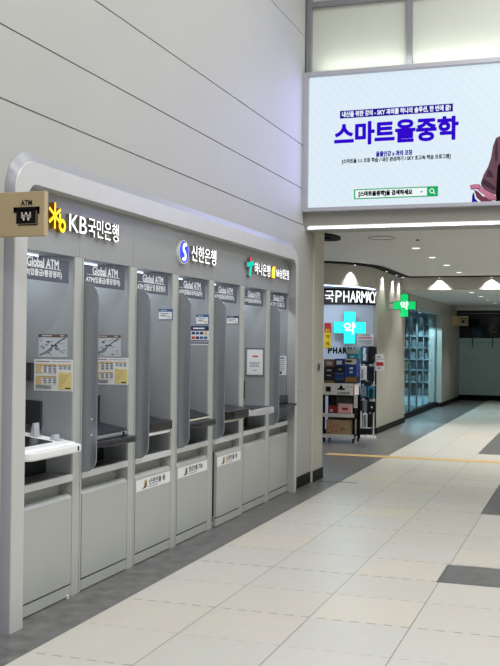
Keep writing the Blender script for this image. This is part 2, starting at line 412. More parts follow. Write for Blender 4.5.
ck = MB(); F = Frame((0,0,.0005), (1,0,0), (0,1,0))
for p, q in (((-3.0,11.30),(-2.85,11.27)),((-2.85,11.27),(-2.72,11.33)),((-2.72,11.33),(-2.55,11.31))): ck.bar(F, p, q, .035, 0, .0008)
ck.build('floor_crack', 'base', bpy.data.objects['floor'])
# ------------------------------------------------------------------ cash machine enclosure
P0 = [5.655,6.453,7.22,8.015,8.82,9.622]; HW = .058; SH = .03   # SH: how far the machines stand forward of the fascia line
def u_outline(y0, y1, z1, r, n=10):
    pts = [(y0,0)]
    for i in range(n+1):
        t = math.pi-math.pi/2*i/n; pts.append((y0+r+r*math.cos(t), z1-r+r*math.sin(t)))
    for i in range(n+1):
        t = math.pi/2-math.pi/2*i/n; pts.append((y1-r+r*math.cos(t), z1-r+r*math.sin(t)))
    pts.append((y1,0)); return pts
def loft(mb, rings, smooth=True):
    n = len(rings[0]); vs = [p for r in rings for p in r]; fs = []
    for k in range(len(rings)-1):
        for i in range(n-1): fs.append((k*n+i, k*n+i+1, (k+1)*n+i+1, (k+1)*n+i))
    return mb.add(vs, fs, smooth)
def R3(x, o): return [(x,y,z) for y,z in o]
enc = thing('machine_enclosure', 'long pale grey built-in surround with rounded corners framing the row of cash machines', 'enclosure', (-3.1,7.6,0))
A = u_outline(4.722,10.43,2.712,.25); B = u_outline(4.752,10.395,2.652,.2); Cc = u_outline(4.88,10.30,2.525,.1); D = u_outline(4.88,10.37,2.525,.1)
A0 = u_outline(4.83,10.40,2.56,.1)
loft(MB(), [R3(WX-.02,A), R3(WX+.004,A), R3(-3.024,B), R3(-3.024,[(y,z) for y,z in B])]).build('edge_trim', 'bevel', enc)
loft(MB(), [R3(-3.024,B), R3(-3.018,[(y+(.004 if y<7 else -.004),z-.003 if z>1 else z) for y,z in B]), R3(-3.018,Cc), R3(-3.13,D), R3(-3.13,A0)]).build('surround_frame', 'frame', enc)
fz = MB(); ed = [4.83]+P0+[10.37]
for a, b in zip(ed, ed[1:]): fz.box(-3.2,-3.14+SH,a+.0015,b-.0015,2.163,2.56)
fz.build('fascia', 'fascia', enc)
for i, p in enumerate(P0):
    q = MB(); q.box(-3.98,-3.14+SH,p-HW,p+.034,0,2.165); q.box(-3.98,-3.155+SH,p+.034,p+.042,0,2.165); q.box(-3.98,-3.14+SH,p+.042,p+HW,0,2.165)
    q.build('divider_post', 'post', enc)
    MB().box(-3.95,-3.12,p-HW-.004,p-HW,.78,2.16).build('divider_lining', 'partition', enc)
MB().box(-3.95,-3.12,10.38,10.4,.78,2.16).build('divider_lining', 'partition', enc)
MB().box(-3.99,-3.1,10.4,10.42,0,2.165).build('end_panel', 'post', enc)
MB().box(-3.99,-3.1,4.8,4.882,0,2.165).build('end_panel', 'post', enc)
MB().box(-3.99,-3.2,4.83,10.42,2.172,2.2).build('soffit', 'post', enc)

# ------------------------------------------------------------------ the seven cash machines
def rtray(y0, y1, x0, x1, r, n=6, back=0.0):
    pts = [(x0,y0)]
    if back: pts += [(x1-back-.02,y0), (x1-back,y0+.012), (x1-back*.45,y0+.1), (x1-back*.12,y0+.22)]
    for i in range(n+1):
        if back: break
        t = -math.pi/2+math.pi/2*i/n; pts.append((x1-r+r*math.cos(t), y0+r+r*math.sin(t)))
    for i in range(n+1):
        t = math.pi/2*i/n; pts.append((x1-r+r*math.cos(t), y1-r+r*math.sin(t)))
    pts.append((x0,y1)); return pts
def printed(parent, name, F, rects, c0=.001, c1=.002):
    """flat print on a sheet: rects = [(material, a0, a1, b0, b1)] grouped into one mesh per colour"""
    by = {}
    for m, a0, a1, b0, b1 in rects: by.setdefault(m, MB()).fbox(F, a0, a1, b0, b1, c0, c1)
    for m, mb in by.items(): mb.build(name, m, parent)
bays = [(4.885,P0[0]-HW)]+[(P0[i]+HW, P0[i+1]-HW) for i in range(5)]+[(P0[5]+HW,10.38)]
atm_labels = ['grey cash machine nearest the rounded front post, with an open white keypad tray',
 'second cash machine, with a two-layer dark grey tray and steel side screen',
 'third cash machine, black tray with white underside and a sticker on its door',
 'fourth cash machine, silver-topped dark tray, above a white door sticker',
 'fifth cash machine, its stickered lower cabinet standing out of line with a black gap',
 'sixth cash machine, pale silver tray beside a framed white notice',
 'last cash machine, small dark tray, next to the beige wall']
def atm(i):
    y0, y1 = bays[i]; yc = (y0+y1)/2
    t = thing('cash_machine', atm_labels[i], 'cash machine', (-3.4,yc,0), 'row of cash machines in the wall')
    dx = .0 if i != 4 else .02                    # the fifth cabinet stands proud
    a, b = y0+.006, y1-.006
    body = MB(); body.box(-3.95,-3.56,a,b,(.779),2.15)
    body.build('machine_body', 'partition', t)
    sc = MB(); sc.prism('y', [(-3.55,1.02),(-3.5,1.02),(-3.53,1.34),(-3.55,1.34)], a+.08, b-.08)
    sc.build('screen', 'darker', t)
    MB().prism('y', [(-3.56,1.13),(-3.365,1.05),(-3.362,1.235),(-3.56,1.25)], b-.03, b-.002).build('privacy_hood', 'dark', t)
    MB().prism('y', [(-3.56,1.40),(-3.43,1.36),(-3.425,1.48),(-3.56,1.49)], b-.03, b-.002).build('camera_hood', 'dark', t)
    # ledge, recess, door, plinth
    MB().box(-3.16,-3.135+dx,a,b,.733,.777).build('ledge', 'ledge', t, bevel=.003)
    MB().box(-3.56,-3.16,a,b,.733,.776).build('sill', 'sill', t)
    MB().box(-3.56,-3.33,a,b,.779,.935).build('lower_recess', 'darker', t)
    if i == 4:
        MB().box(-3.3,-3.142,a,a+.04,.1,.66).build('side_gap', 'black', t)
        a += .04
    cab = MB(); cab.box(-3.9,-3.165+dx,a,b,.05,.638); cab.box(-3.9,-3.225+dx,a,b,.638,.733)
    cab.prism('y', [(-3.226+dx,.733),(-3.226+dx,.65),(-3.16+dx,.733)], b-.012, b)
    cab.build('cabinet', 'cab', t)
    door = MB().prism('y', [(-3.175+dx,.085),(-3.137+dx,.085),(-3.137+dx,.629),(-3.15+dx,.647),(-3.175+dx,.653)], a+.004, b-.006).build('door', 'cab', t, bevel=.0012)
    MB().box(-3.9,-3.14+dx,a,b,.007,.072).build('plinth', 'cab', t)
    if i == 0: MB().cyl((-3.135,b-.05,0), .012, .02).build('levelling_foot', 'rubber', t)
    # keypad tray
    e = y1-(.075 if i in (0,2,6) else .035)
    f = -2.985-SH
    def slab(z0, z1, m, x1=f, ya=y0+.018, yb=e, r=.11, name='tray', bev=.012):
        return MB().prism('z', rtray(ya, yb, -3.56, x1, r, back=max(0,x1+3.09)), z0, z1).build(name, m, t, bevel=bev)
    if i == 0:
        MB().prism('z', rtray(y0, 5.53, -3.56, -2.985-SH, .07), .935, .985).build('tray', 'white', t, bevel=.01)
        MB().prism('y', [(-3.5,.98),(-3.06,.98),(-3.07,.995),(-3.5,1.05)], y0+.01, 5.50).build('tray_deck', 'white', t, bevel=.006)
        Fd = Frame((-3.285,5.11,1.0245), (0,1,0), V((-.43,0,.055)).normalized())
        MB().fbox(Fd,-.23,.23,-.15,.16,-.004,.003).build('keypad_screen', 'darker', t)
        for x, y, z, w, h in ((-3.45,5.40,1.04,.04,.06),(-3.3,5.42,1.025,.05,.085),(-3.16,5.425,1.008,.06,.035)):
            m_ = MB(); m_.prism('y', [(x-w/2,z+.002),(x+w/2,z-.006),(x+w/2,z+.008),(x+w*.1,z+.008),(x,z+h),(x-w*.25,z+h),(x-w/2,z+.012)], y-.03, y+.03)
            m_.build('card_holder', 'clear', t)
        MB().fbox(facing_x(-2.984-SH,5.44,.962), -.008,.008,-.014,.014, -.004,.001).build('logo_mark', 'ink', t)
    elif i in (1,):
        slab(.925,.965,'navy_black'); slab(.965,.995,'silver',-3.1,y0+.02,e+.0,.08,'tray_deck')
        MB().prism('y', [(-3.5,1.0),(-3.12,1.0),(-3.16,1.012),(-3.5,1.07)], y0+.05, e).build('keypad_screen','navy_black',t)
        MB().fbox(facing_x(-3.099,e-.12,.983), -.012,.012,-.012,.012,-.004,.001).build('logo_mark', 'ink', t)
    elif i == 2:
        slab(.925,.955,'white',-3.09,yb=y1-.045,name='tray_base'); slab(.95,1.02,'darker',-3.08,yb=y1-.035,r=.1)
        MB().prism('y', [(-3.5,1.02),(-3.2,1.02),(-3.23,1.03),(-3.5,1.09)], y0+.05, e).build('keypad_screen','navy_black',t)
    elif i == 3:
        slab(.925,.972,'navy_black',f); slab(.972,.995,'cream',-3.1,yb=e,r=.06,name='tray_deck')
        MB().prism('y', [(-3.5,1.0),(-3.1,1.0),(-3.16,1.012),(-3.5,1.1)], y0+.05, e).build('keypad_screen','darker',t)
        MB().box(-3.5,-3.35,yc-.16,yc+.06,.79,.86).build('receipt_box','cream',t)
    elif i == 4:
        slab(.915,.935,'cream',-3.045,name='tray_base'); slab(.935,1.01,'darker',f,r=.06)
        MB().prism('y', [(-3.5,1.01),(-3.02,1.01),(-3.12,1.03),(-3.5,1.06)], y0+.05, e).build('keypad_screen','navy_black',t)
    elif i == 5:
        slab(.92,.985,'silver_light',f,r=.09); MB().box(-3.4,-3.06,y0+.05,e-.06,.986,.99).build('keypad_screen','darker',t)
    else:
        slab(.945,.975,'navy_black',f,r=.05); slab(.975,1.06,'dark',-3.1,y0+.03,e-.04,.05,'tray_deck')
    # illuminated header with lettering
    hy1 = y1-.035
    hd = MB().box(-3.172,-3.166,y0+.004,hy1,1.99,2.13).build('header_sign', 'header', t)
    F = facing_x(-3.165,(y0+hy1)/2,0)
    text('lettering', 'Global ATM', F, .37, .06, 'white_text', hd, .001, heavy=.03, at=(.025,2.098))
    MB().fbox(F, -.24,.24, 2.066,2.069, 0,.001).build('rule', 'white_text', hd)
    text('lettering', ['ATM(입출금/통장정리)','ATM(입출금/통장정리)','ATM 입출금 및 통장정리','ATM(입출금/공과금납부)','ATM(입출금/통장정리)','ATM(입출금/통장정리)','ATM 입출금'][i], F, .5, .05, 'white_text', hd, .001, heavy=.025, at=(0,2.033))
    MB().box(-3.52,-3.36,y0+.08,y1-.08,2.158,2.17).build('lamp', 'bay_lamp', t)
    area('bay_light', (-3.4,yc,2.15), (0,math.radians(15),0), .2, .4, 3.2, (.93,.96,1))
    # privacy wing on the left edge of the bay
    if i in (1,2,3,4,6):
        p = y0+.002; pts = [(-3.2,.775)]
        x1 = -3.035
        for k in range(7):
            q = -math.pi/2+math.pi/2*k/6; pts.append((x1-.09+.09*math.cos(q), .775+.09+.09*math.sin(q)))
        for k in range(7):
            q = math.pi/2*k/6; pts.append((x1-.09+.09*math.cos(q), 2.005-.09+.09*math.sin(q)))
        pts.append((-3.2,2.005))
        w = MB().prism('y', pts, p, p+.012).build('privacy_wing', 'wing', t, bevel=.003)
        for z in (1.02,1.12):
            if i == 1: MB().cyl((-3.07,p-.002,z), .006, .003, (0,1,0), 10).build('screw', 'white', w)
    # door sticker
    if i in (2,3,4):
        s = MB().box(-3.139+dx,-3.1355+dx,a+.012,b-.012,.528,.612).build('door_sticker', 'white', door)
        F = facing_x(-3.1352+dx,yc+(.02 if i==4 else 0),.571)
        mk = MB(); mk.fbox(F,-.17,-.12,-.025,.03,0,.001); mk.build('sticker_mark', 'paper_tan', door)
        mk = MB(); mk.fprism(F,[(-.205,-.03),(-.15,-.03),(-.15,.0),(-.165,.012),(-.165,-.012)],.001,.002); mk.fbox(F,-.15,-.135,-.02,.02,.001,.002); mk.build('sticker_mark', 'paper_brown', door)
        text('lettering', ['신권인출 용','현금인출 가능','신권인출 용'][i-2], F, .3, .045, 'ink', door, .001, at=(.06,.008), bold=.01)
        MB().fbox(F,-.1,.08,-.03,-.026,0,.001).build('rule', 'ink_grey', door)
    t.location.x += SH
    return t
for i in range(7): atm(i)

# ------------------------------------------------------------------ notices inside the bays
YO = [5.64,6.42,7.2,8.0,8.8,9.57,10.38]
def sheet(name, label, x0, x1, y, z0, z1, m='paper', cat='notice', group=None):
    k = y/min(YO, key=lambda v: abs(v-y-.03)); x0, x1, z0, z1 = x0*k, x1*k, 1.632+(z0-1.632)*k, 1.632+(z1-1.632)*k
    t = thing(name, label, cat, ((x0+x1)/2, y, z0), group)
    F = facing_y((x0+x1)/2, y, (z0+z1)/2)
    MB().fbox(F, -(x1-x0)/2,(x1-x0)/2,-(z1-z0)/2,(z1-z0)/2, .0,.0015).build('sheet', m, t)
    return t, Frame(F.p(0,0,.0015), F.r, F.u), (x1-x0)/2, (z1-z0)/2
def map_sheet(label, x0, x1, y, z0, z1):
    t, F, w, h = sheet('route_map', label, x0, x1, y, z0, z1, 'paper_grey', 'map', 'maps on the partitions')
    printed(t, 'print_bar', F, [('paper_brown',-w,w,h-.018,h)])
    printed(t, 'print_title', F, [('paper_grey',-w*.75,-w*.05,h-.012,h-.006),('paper_grey',w*.5,w*.8,h-.012,h-.006)], .002,.003)
    ln = MB()
    for k in range(22):
        a = random.uniform(-w*.95,w*.95); b = random.uniform(-h*.9,h*.62); c = random.uniform(.008,.022)
        ln.fbox(F, a, min(a+c,w*.98), b, b+.004, .001,.002)
    ln.build('print_names', 'ink_grey', t)
    rd = MB(); pts = [(-w*.5,-h*.55),(-w*.1,-h*.2),(w*.2,h*.15),(w*.55,h*.5),(w*.85,h*.68)]
    for p, q in zip(pts, pts[1:]): rd.bar(F, p, q, .004, .001, .0022)
    rd.build('print_route', 'ink', t)
    gr = MB(); pts = [(-w*.9,-h*.85),(-w*.55,-h*.6),(-w*.3,-h*.58),(-w*.05,-h*.28)]
    for p, q in zip(pts, pts[1:]): gr.bar(F, p, q, .007, .001, .002)
    gr.build('print_river', 'paper_green', t)
    printed(t, 'print_stop', F, [('paper_navy',-w*.42,-w*.22,h*.28,h*.4),('paper_navy',-w*.15,w*.02,-h*.02,h*.09),('paper_navy',w*.15,w*.3,-h*.02,h*.08)], .001,.0024)
def table_sheet(label, x0, x1, y, z0, z1):
    t, F, w, h = sheet('fee_table', label, x0, x1, y, z0, z1, 'paper', 'notice', 'fee tables on the partitions')
    R = [('paper_brown',-w*.9,-w*.2,h*.86,h*.9),('paper_brown',-w*.1,w*.9,h*.87,h*.89)]
    R += [('paper_tan',-w*.9,-w*.6,h*.15,h*.72),('paper_tan',-w*.6,w*.15,h*.62,h*.72),('paper_tan',w*.22,w*.9,h*.62,h*.72)]
    R += [('paper_tan',-w*.9,-w*.6,-h*.6,-h*.05),('paper_tan',-w*.6,w*.15,-h*.15,-h*.05)]
    R += [('paper_yellow',w*.25,w*.93,-h*.9,h*.2)]
    printed(t, 'print_block', F, R)
    L = []
    for b in (.55,.42,.3,.18): 
        for a in (-.5,-.25,0): L.append(('ink_grey',w*a,w*(a+.16),h*b,h*(b+.045)))
    for b in (.52,.4):
        for a in (.3,.52,.74): L.append(('ink_grey',w*a,w*(a+.14),h*b,h*(b+.045)))
    for b in (-.26,-.38,-.5):
        for a in (-.5,-.25,0): L.append(('ink_grey',w*a,w*(a+.16),h*b,h*(b+.045)))
    for b in (-.7,-.78,-.86): L.append(('ink_grey',-w*.9,-w*.1,h*b,h*(b+.03)))
    for k, b in enumerate((.1,0,-.12,-.24,-.36,-.5,-.64)): L.append(('paper_tan',w*.31,w*(.5+.06*(k*5%6)),h*b,h*(b+.04)))
    L.append(('ink',w*.62,w*.88,-h*.84,-h*.77))
    for b in (.72,.62,.15,-.05,-.6): L.append(('paper_tan',-w*.9,w*.15,h*b-.001,h*b))
    printed(t, 'print_line', F, L, .002,.003)
YR = [b[1]-.0045 for b in bays]
map_sheet('grey route map with dark title bar in the bay by the front post', -3.395,-3.182,YR[0],1.519,1.667)
table_sheet('yellow and white fee table under the map beside the open white tray', -3.425,-3.138,YR[0],1.30,1.504)
map_sheet('grey route map half hidden behind the first steel side screen', -3.40,-3.188,YR[1],1.515,1.67)
table_sheet('yellow and white fee table above the two-layer dark tray', -3.415,-3.125,YR[1],1.312,1.506)
def small_sheet(label, x0, x1, y, z0, z1, head):
    t, F, w, h = sheet('bank_notice', label, x0, x1, y, z0, z1, 'paper', 'notice', 'small blue notices in the bays')
    printed(t, 'print_block', F, [(head,-w,w,h*.5,h),(head,w*.86,w,-h,h*.5),(head,-w,w,-h,-h*.88)])
    printed(t, 'print_line', F, [('paper_grey',-w*.7,w*.1,h*.66,h*.8),('ink_grey',-w*.75,w*.4,h*.1,h*.22),('ink_grey',-w*.75,w*.1,-h*.3,-h*.15),('paper_tan',w*.2,w*.7,-h*.6,-h*.3)], .002,.003)
small_sheet('small blue-topped notice in the bay of the black and white tray', -3.244,-3.122,YR[2],1.80,1.886,'paper_blue')
small_sheet('small blue-topped notice directly above the card logo chart', -3.246,-3.128,YR[3],1.778,1.866,'paper_blue')
small_sheet('small navy-bordered notice in the bay of the fifth cash machine', -3.258,-3.136,YR[4],1.80,1.876,'paper_navy')
t, F, w, h = sheet('card_chart', 'white chart with navy header and rows of card logos', -3.295,-3.128,YR[3],1.60,1.766,'paper','notice')
printed(t, 'print_block', F, [('paper_navy',-w,w,h*.5,h),('paper_navy',-w,w,-h*.62,-h*.5),('paper_navy',-w,w,-h*.85,-h*.72)])
Lg = []
for k in range(4):
    Lg.append((['paper_navy','paper_blue','paper_navy','paper_tan'][k], -w*.9+k*w*.46,-w*.9+k*w*.46+w*.36,h*.12,h*.38))
    Lg.append((['paper_red','paper_navy','paper_blue','paper_blue'][k], -w*.9+k*w*.46,-w*.9+k*w*.46+w*.36,-h*.36,-h*.1))
printed(t, 'card_logo', F, Lg, .002,.003); printed(t, 'print_line', F, [('paper',-w*.75,w*.5,h*.68,h*.82)], .002,.003)
t, F, w, h = sheet('framed_notice', 'large framed white notice with red heading in the sixth bay', -3.33,-3.134,YR[5],1.285,1.57,'paper_grey','notice')
printed(t, 'frame', F, [('ink_grey',-w,w,h-.01,h),('ink_grey',-w,-w+.008,-h,h),('ink_grey',w-.008,w,-h,h),('ink_grey',-w,w,-h,-h+.008)], .0,.006)
printed(t, 'print_block', F, [('paper',-w*.86,w*.86,-h*.9,h*.9)])
printed(t, 'print_line', F, [('paper_red',-w*.3,w*.35,h*.36,h*.46)]+[('ink_grey',-w*.6,w*(.6-.1*(k%3)),-h*(.05+.1*k),-h*(.02+.1*k)) for k in range(4)]+[('ink_grey',-w*.2,w*.2,-h*.62,-h*.58)], .002,.003)
t, F, w, h = sheet('small_poster', 'white paper notice in the last bay beside the beige wall', -3.235,-3.142,10.378,1.27,1.483,'paper','notice')
printed(t, 'print_line', F, [('paper_blue',-w*.7,w*.5,h*.7,h*.82)]+[('ink_grey',-w*.7,w*(.7-.2*(k%2)),h*(.5-.2*k),h*(.55-.2*k)) for k in range(6)]+[('ink',-w*.6,-w*.1,-h*.85,-h*.62)])

# ------------------------------------------------------------------ bank signs on the fascia
FX = -3.139
def sign(label, y): return thing('bank_sign', label, 'sign', (FX,y,2.37), 'lit bank signs on the fascia')
s = sign('lit white bank sign with a yellow star emblem, nearest the beige hanging sign', 5.75)
F = facing_x(FX,-.055,0); 
st_ = MB()
cx, cz = 5.345, 2.382
for a in (90,35,150): 
    d = V((math.cos(math.radians(a)), math.sin(math.radians(a))))*.08
    st_.bar(F, (cx-d.x,cz-d.y+.012), (cx+d.x,cz+d.y+.012), .018, 0,.035)
em = st_.build('emblem', 'led_yellow', s); two_tone(em, F, 'led_yellow', 'gold_side')
b_ = MB().ring(Frame(F.p(cx+.09,cz-.04), F.r, F.u), .02,.042, 0,.035, 24); b_.fbox(F, cx+.05,cx+.07,cz-.06,cz+.03,0,.035)
em = b_.build('emblem_letter', 'led_yellow', s); two_tone(em, F, 'led_yellow', 'gold_side')
for body, a, b, z0, z1 in (('KB',5.53,5.755,2.322,2.43), ('국민은행',5.775,6.21,2.315,2.438)):
    o = text('lettering', body, F, b-a, z1-z0, 'led_white', s, .03, bold=.0, at=((a+b)/2,(z0+z1)/2)); two_tone(o, F, 'led_white', 'led_side')
s = sign('lit white bank sign with a round blue emblem above the third and fourth machines', 7.7)
Fo = Frame(F.p(7.41,2.355), F.r, F.u)
o = MB().ring(Fo, .0,.085, 0,.03, 36, sx=1.05, sy=1.0).build('emblem', 'led_blue', s); two_tone(o, F, 'led_blue', 'led_side')
o = MB().ring(Fo, .087,.095, 0,.028, 36, sx=1.05, sy=1.0).build('emblem_rim', 'white', s)
sb = MB().ring(Frame(Fo.p(.01,.032), F.r, F.u), .02,.042, .03,.034, 14, 40,270); sb.ring(Frame(Fo.p(-.008,-.03), F.r, F.u), .02,.042, .03,.034, 14, -140,90)
sb.build('emblem_letter', 'led_white', s)
o = text('lettering', '신한은행', F, .56, .132, 'led_white', s, .03, bold=.004, at=(7.845,2.365)); two_tone(o, F, 'led_white', 'led_side')
s = sign('lit white bank sign with a green figure emblem topped by a red dot', 9.3)
gm = MB(); gm.bar(F,(8.97,2.375),(9.17,2.40),.045,0,.03); gm.bar(F,(9.09,2.40),(9.05,2.27),.06,0,.03)
o = gm.build('emblem', 'led_green', s); two_tone(o, F, 'led_green', 'led_side')
o = MB().cyl(F.p(9.075,2.432), .022, .03, F.n, 20).build('emblem_dot', 'led_red', s); two_tone(o, F, 'led_red', 'led_side')
o = text('lettering', '하나은행', F, .5, .118, 'led_white', s, .03, bold=.004, at=(9.44,2.36)); two_tone(o, F, 'led_white', 'led_side')
s = sign('lit white bank sign with a yellow block emblem at the end by the beige wall', 10.0)
o = MB().fprism(F, [(9.75,2.30),(9.86,2.30),(9.87,2.42),(9.80,2.42),(9.75,2.39)], 0,.03).build('emblem', 'led_yellow', s); two_tone(o, F, 'led_yellow', 'gold_side')
MB().bar(F,(9.80,2.32),(9.82,2.40),.02,.03,.034).build('emblem_letter', 'white', s)
o = text('lettering', 'NH농협은행', F, .45, .105, 'led_white', s, .03, bold=.006, at=(10.13,2.365)); two_tone(o, F, 'led_white', 'led_side')

for o in bpy.data.objects:
    if o.name.startswith('bank_sign'): o.location.x += SH; o.location.y = o.location.y*.986+.068; o.location.z -= .008
# beige projecting cash machine sign
t = thing('projecting_sign', 'beige hanging sign with black cash machine icon fixed at the rounded corner', 'sign', (-3.07,4.55,2.18))
MB().box(-3.08,-2.715,4.55,4.59,2.179,2.415).build('sign_panel', 'beige_sign', t, bevel=.003)
MB().box(-3.085,-3.06,4.535,4.605,2.16,2.435).build('wall_bracket', 'beige_sign', t)
F = facing_y(-2.815,4.549,2.297)
text('lettering', 'ATM', F, .068, .03, 'ink', t, .001, at=(-.008,.058), bold=.015)
ic = MB(); ic.fbox(F,-.085,.072,.017,.036,0,.0015); ic.fbox(F,-.085,-.07,.006,.036,0,.0015); ic.fbox(F,.057,.072,-.002,.036,0,.0015)
ic.fbox(F,-.068,.05,-.052,.022,0,.0015); ic.fbox(F,-.055,.06,-.062,-.056,0,.0015); ic.fbox(F,.055,.061,-.062,.018,0,.0015)
ic.build('icon', 'ink', t)
text('icon_currency_mark', '₩', F, .06, .044, 'cream', t, .0018, .0012, at=(-.008,-.014), bold=.01)

# ------------------------------------------------------------------ the video screen
t = thing('video_screen', 'large wall-mounted video screen showing a pale blue advert with purple writing', 'screen', (-1.7,10.78,3.1))
SX0, SX1, SZ0, SZ1 = -3.013, -.40, 3.146, 4.622
fr_ = MB(); fr_.box(SX0-.06,SX0,10.68,10.86,SZ0-.042,SZ1+.05); fr_.box(SX1,SX1+.06,10.68,10.86,SZ0-.042,SZ1+.05)
fr_.box(SX0,SX1,10.68,10.86,SZ0-.042,SZ0); fr_.box(SX0,SX1,10.68,10.86,SZ1,SZ1+.05)
fr_.build('frame', 'alu', t, bevel=.004)
MB().box(SX0,SX1,10.74,10.8,SZ0,SZ1).build('display', 'scr_bg', t)
F = facing_y(0,10.74,0)
MB().fbox(F,-2.656,-1.408,4.139,4.2245,0,.002).build('caption_band', 'scr_navy', t)
text('caption', '내신을 위한 강의 - SKY 과외를 하나의 솔루션, 한 번에 끝!', F, 1.2, .066, 'scr_white', t, .002, .002, at=(-2.032,4.182), heavy=.03)
text('headline', '스마트올중학', F, 1.375, .262, 'scr_purple', t, .002, 0, at=(-2.033,3.962), bold=.02, heavy=.022)
text('caption', '올클인강 x 과외 코칭', F, .40, .062, 'scr_navy', t, .002, 0, at=(-2.045,3.72), heavy=.04)
text('caption', '[스마트올 1:1 코칭 학습 / 내신 완성하기 / SKY 초고속 학습 프로그램]', F, 1.2, .06, 'scr_black', t, .002, 0, at=(-2.028,3.655), heavy=.03)
MB().fbox(F,-2.487,-1.678,3.229,3.34,0,.0015).build('search_border', 'scr_green', t)
MB().fbox(F,-2.472,-1.678,3.241,3.328,.0015,.0025).build('search_field', 'scr_white', t)
text('caption', '[스마트올중학]을 검색하세요', F, .6, .068, 'scr_black', t, .002, .0025, at=(-2.135,3.284), heavy=.05)
MB().fprism(F,[(-1.755,3.292),(-1.72,3.292),(-1.737,3.272)],.0025,.004).build('search_arrow', 'scr_green', t)
MB().fbox(F,-1.678,-1.56,3.229,3.34,0,.003).build('search_button', 'scr_green', t)
mg = MB().ring(Frame(F.p(-1.625,3.29), F.r, F.u), .018,.027,.003,.005,20); mg.bar(F,(-1.607,3.272),(-1.59,3.256),.01,.003,.005)
mg.build('search_icon', 'scr_white', t)
body = [(-.41,3.86),(-.7,3.9),(-.86,3.87),(-.912,3.845),(-.953,3.826),(-.984,3.742),(-1.003,3.616),(-1.034,3.521),(-1.075,3.448),(-1.105,3.364),(-1.105,3.321),(-1.042,3.255),(-.948,3.219),(-.907,3.15),(-.41,3.15)]
MB().fprism(F, body, 0,.002).build('pictured_jacket', 'scr_jacket', t)
fo = MB(); fo.fprism(F,[(-.955,3.80),(-.94,3.81),(-.93,3.62),(-.955,3.55),(-.965,3.66)],.002,.003); fo.fprism(F,[(-1.03,3.50),(-.99,3.46),(-.97,3.40),(-1.05,3.42)],.002,.003)
fo.fprism(F,[(-1.1,3.345),(-1.03,3.30),(-.96,3.26),(-.95,3.30),(-1.02,3.36),(-1.08,3.40)],.002,.003); fo.build('jacket_fold', 'scr_jacket_dark', t)
MB().fprism(F,[(-.6,3.56),(-.91,3.555),(-.932,3.527),(-.945,3.325),(-.952,3.15),(-.6,3.15)],.003,.004).build('pictured_lapel', 'scr_black', t)
MB().fprism(F,[(-.62,3.9),(-.55,3.95),(-.5,4.2),(-.46,4.35),(-.41,4.4),(-.41,3.86)],.002,.003).build('pictured_neck', 'scr_skin', t)
MB().fprism(F,[(-1.178,3.285),(-1.136,3.265),(-1.09,3.215),(-1.0,3.165),(-.96,3.15),(-1.10,3.15),(-1.15,3.2)],.002,.003).build('pictured_palm_shade', 'scr_skin_dark', t)
hand = [(-1.16,3.315),(-1.126,3.338),(-1.084,3.294),(-1.021,3.254),(-.969,3.225),(-.948,3.205),(-.96,3.19),(-1.0,3.2),(-1.05,3.21),(-1.09,3.235),(-1.13,3.27)]
MB().fprism(F, hand, .004,.005).build('pictured_hand', 'scr_skin', t)
def finger(pts, w0, w1, z, shade=False):
    mb = MB(); n = len(pts)-1
    for k in range(n):
        p, q = V(pts[k]), V(pts[k+1]); dd = (q-p).normalized(); nn = V((-dd.y,dd.x)); wa = w0+(w1-w0)*k/n; wb = w0+(w1-w0)*(k+1)/n
        mb.fprism(F, [tuple(p+nn*wa), tuple(p-nn*wa), tuple(q-nn*wb), tuple(q+nn*wb)], z, z+.001)
    e = V(pts[-1]); mb.fprism(F, [(e.x+w1*math.cos(k*math.pi/5), e.y+w1*math.sin(k*math.pi/5)) for k in range(10)], z, z+.001)
    mb.build('finger_shade' if shade else 'pictured_finger', 'scr_skin_dark' if shade else 'scr_skin', t)
    if not shade:
        finger([(x+.004,y-.006) for x,y in pts], w0+.003, w1+.003, z-.0006, True)
finger([(-1.12,3.325),(-1.17,3.332),(-1.212,3.326)], .015,.010,.0052)
finger([(-1.12,3.31),(-1.17,3.31),(-1.205,3.303)], .014,.010,.0064)
finger([(-1.06,3.225),(-1.03,3.195),(-1.005,3.18)], .014,.010,.0052)
finger([(-1.02,3.225),(-.995,3.195),(-.978,3.178)], .014,.010,.0064)
finger([(-.985,3.222),(-.965,3.195),(-.955,3.176)], .013,.009,.0052)
MB().fprism(F,[(-1.20,3.15),(-1.195,3.23),(-1.18,3.26),(-1.165,3.19),(-1.13,3.15)],.002,.0035).build('pictured_cuff', 'scr_navy', t)

# ------------------------------------------------------------------ small fittings
t = thing('wall_switch', 'small dark switch plate on the beige pillar', 'switch', (-3.045,11.37,1.29))
MB().box(-3.046,-3.036,11.32,11.42,1.29,1.385).build('plate', 'mullion', t, bevel=.003); MB().box(-3.036,-3.033,11.345,11.395,1.305,1.37).build('rocker', 'dark', t)
t = thing('wall_socket', 'small black fitting on the beige wall beside the last cash machine', 'fitting', (WX,10.48,1.07))
MB().box(WX-.002,WX+.012,10.455,10.505,1.07,1.165).build('plate', 'dark', t); MB().box(WX-.002,WX+.002,10.505,10.8,1.085,1.09).build('seam_strip', 'mullion', t)
sp_ = MB()
pts = []
for k in range(24):
    q = 2*math.pi*k/24; pts.append((-3.19+.2*math.cos(q), 12.1+.42*math.sin(q)))
sp_.prism('z', pts, 2.955, 2.981)
o = thing('ceiling_vent', 'black oval fitting on the ceiling behind the beige pillar', 'ceiling fitting', (-3.19,12.1,2.955))
sp_.build('rim', 'black', o); MB().cyl((-3.19,12.1,2.935), .1, .02).build('grille', 'black', o)
o = MB().ring(Frame((-2.52,12.45,2.978), (1,0,0), (0,-1,0)), .165,.175, -.012,.004, 40, sy=1.2).build('access_hatch', 'mullion')
tag(o, 'round access hatch outline in the ceiling just past the strip light', 'hatch')
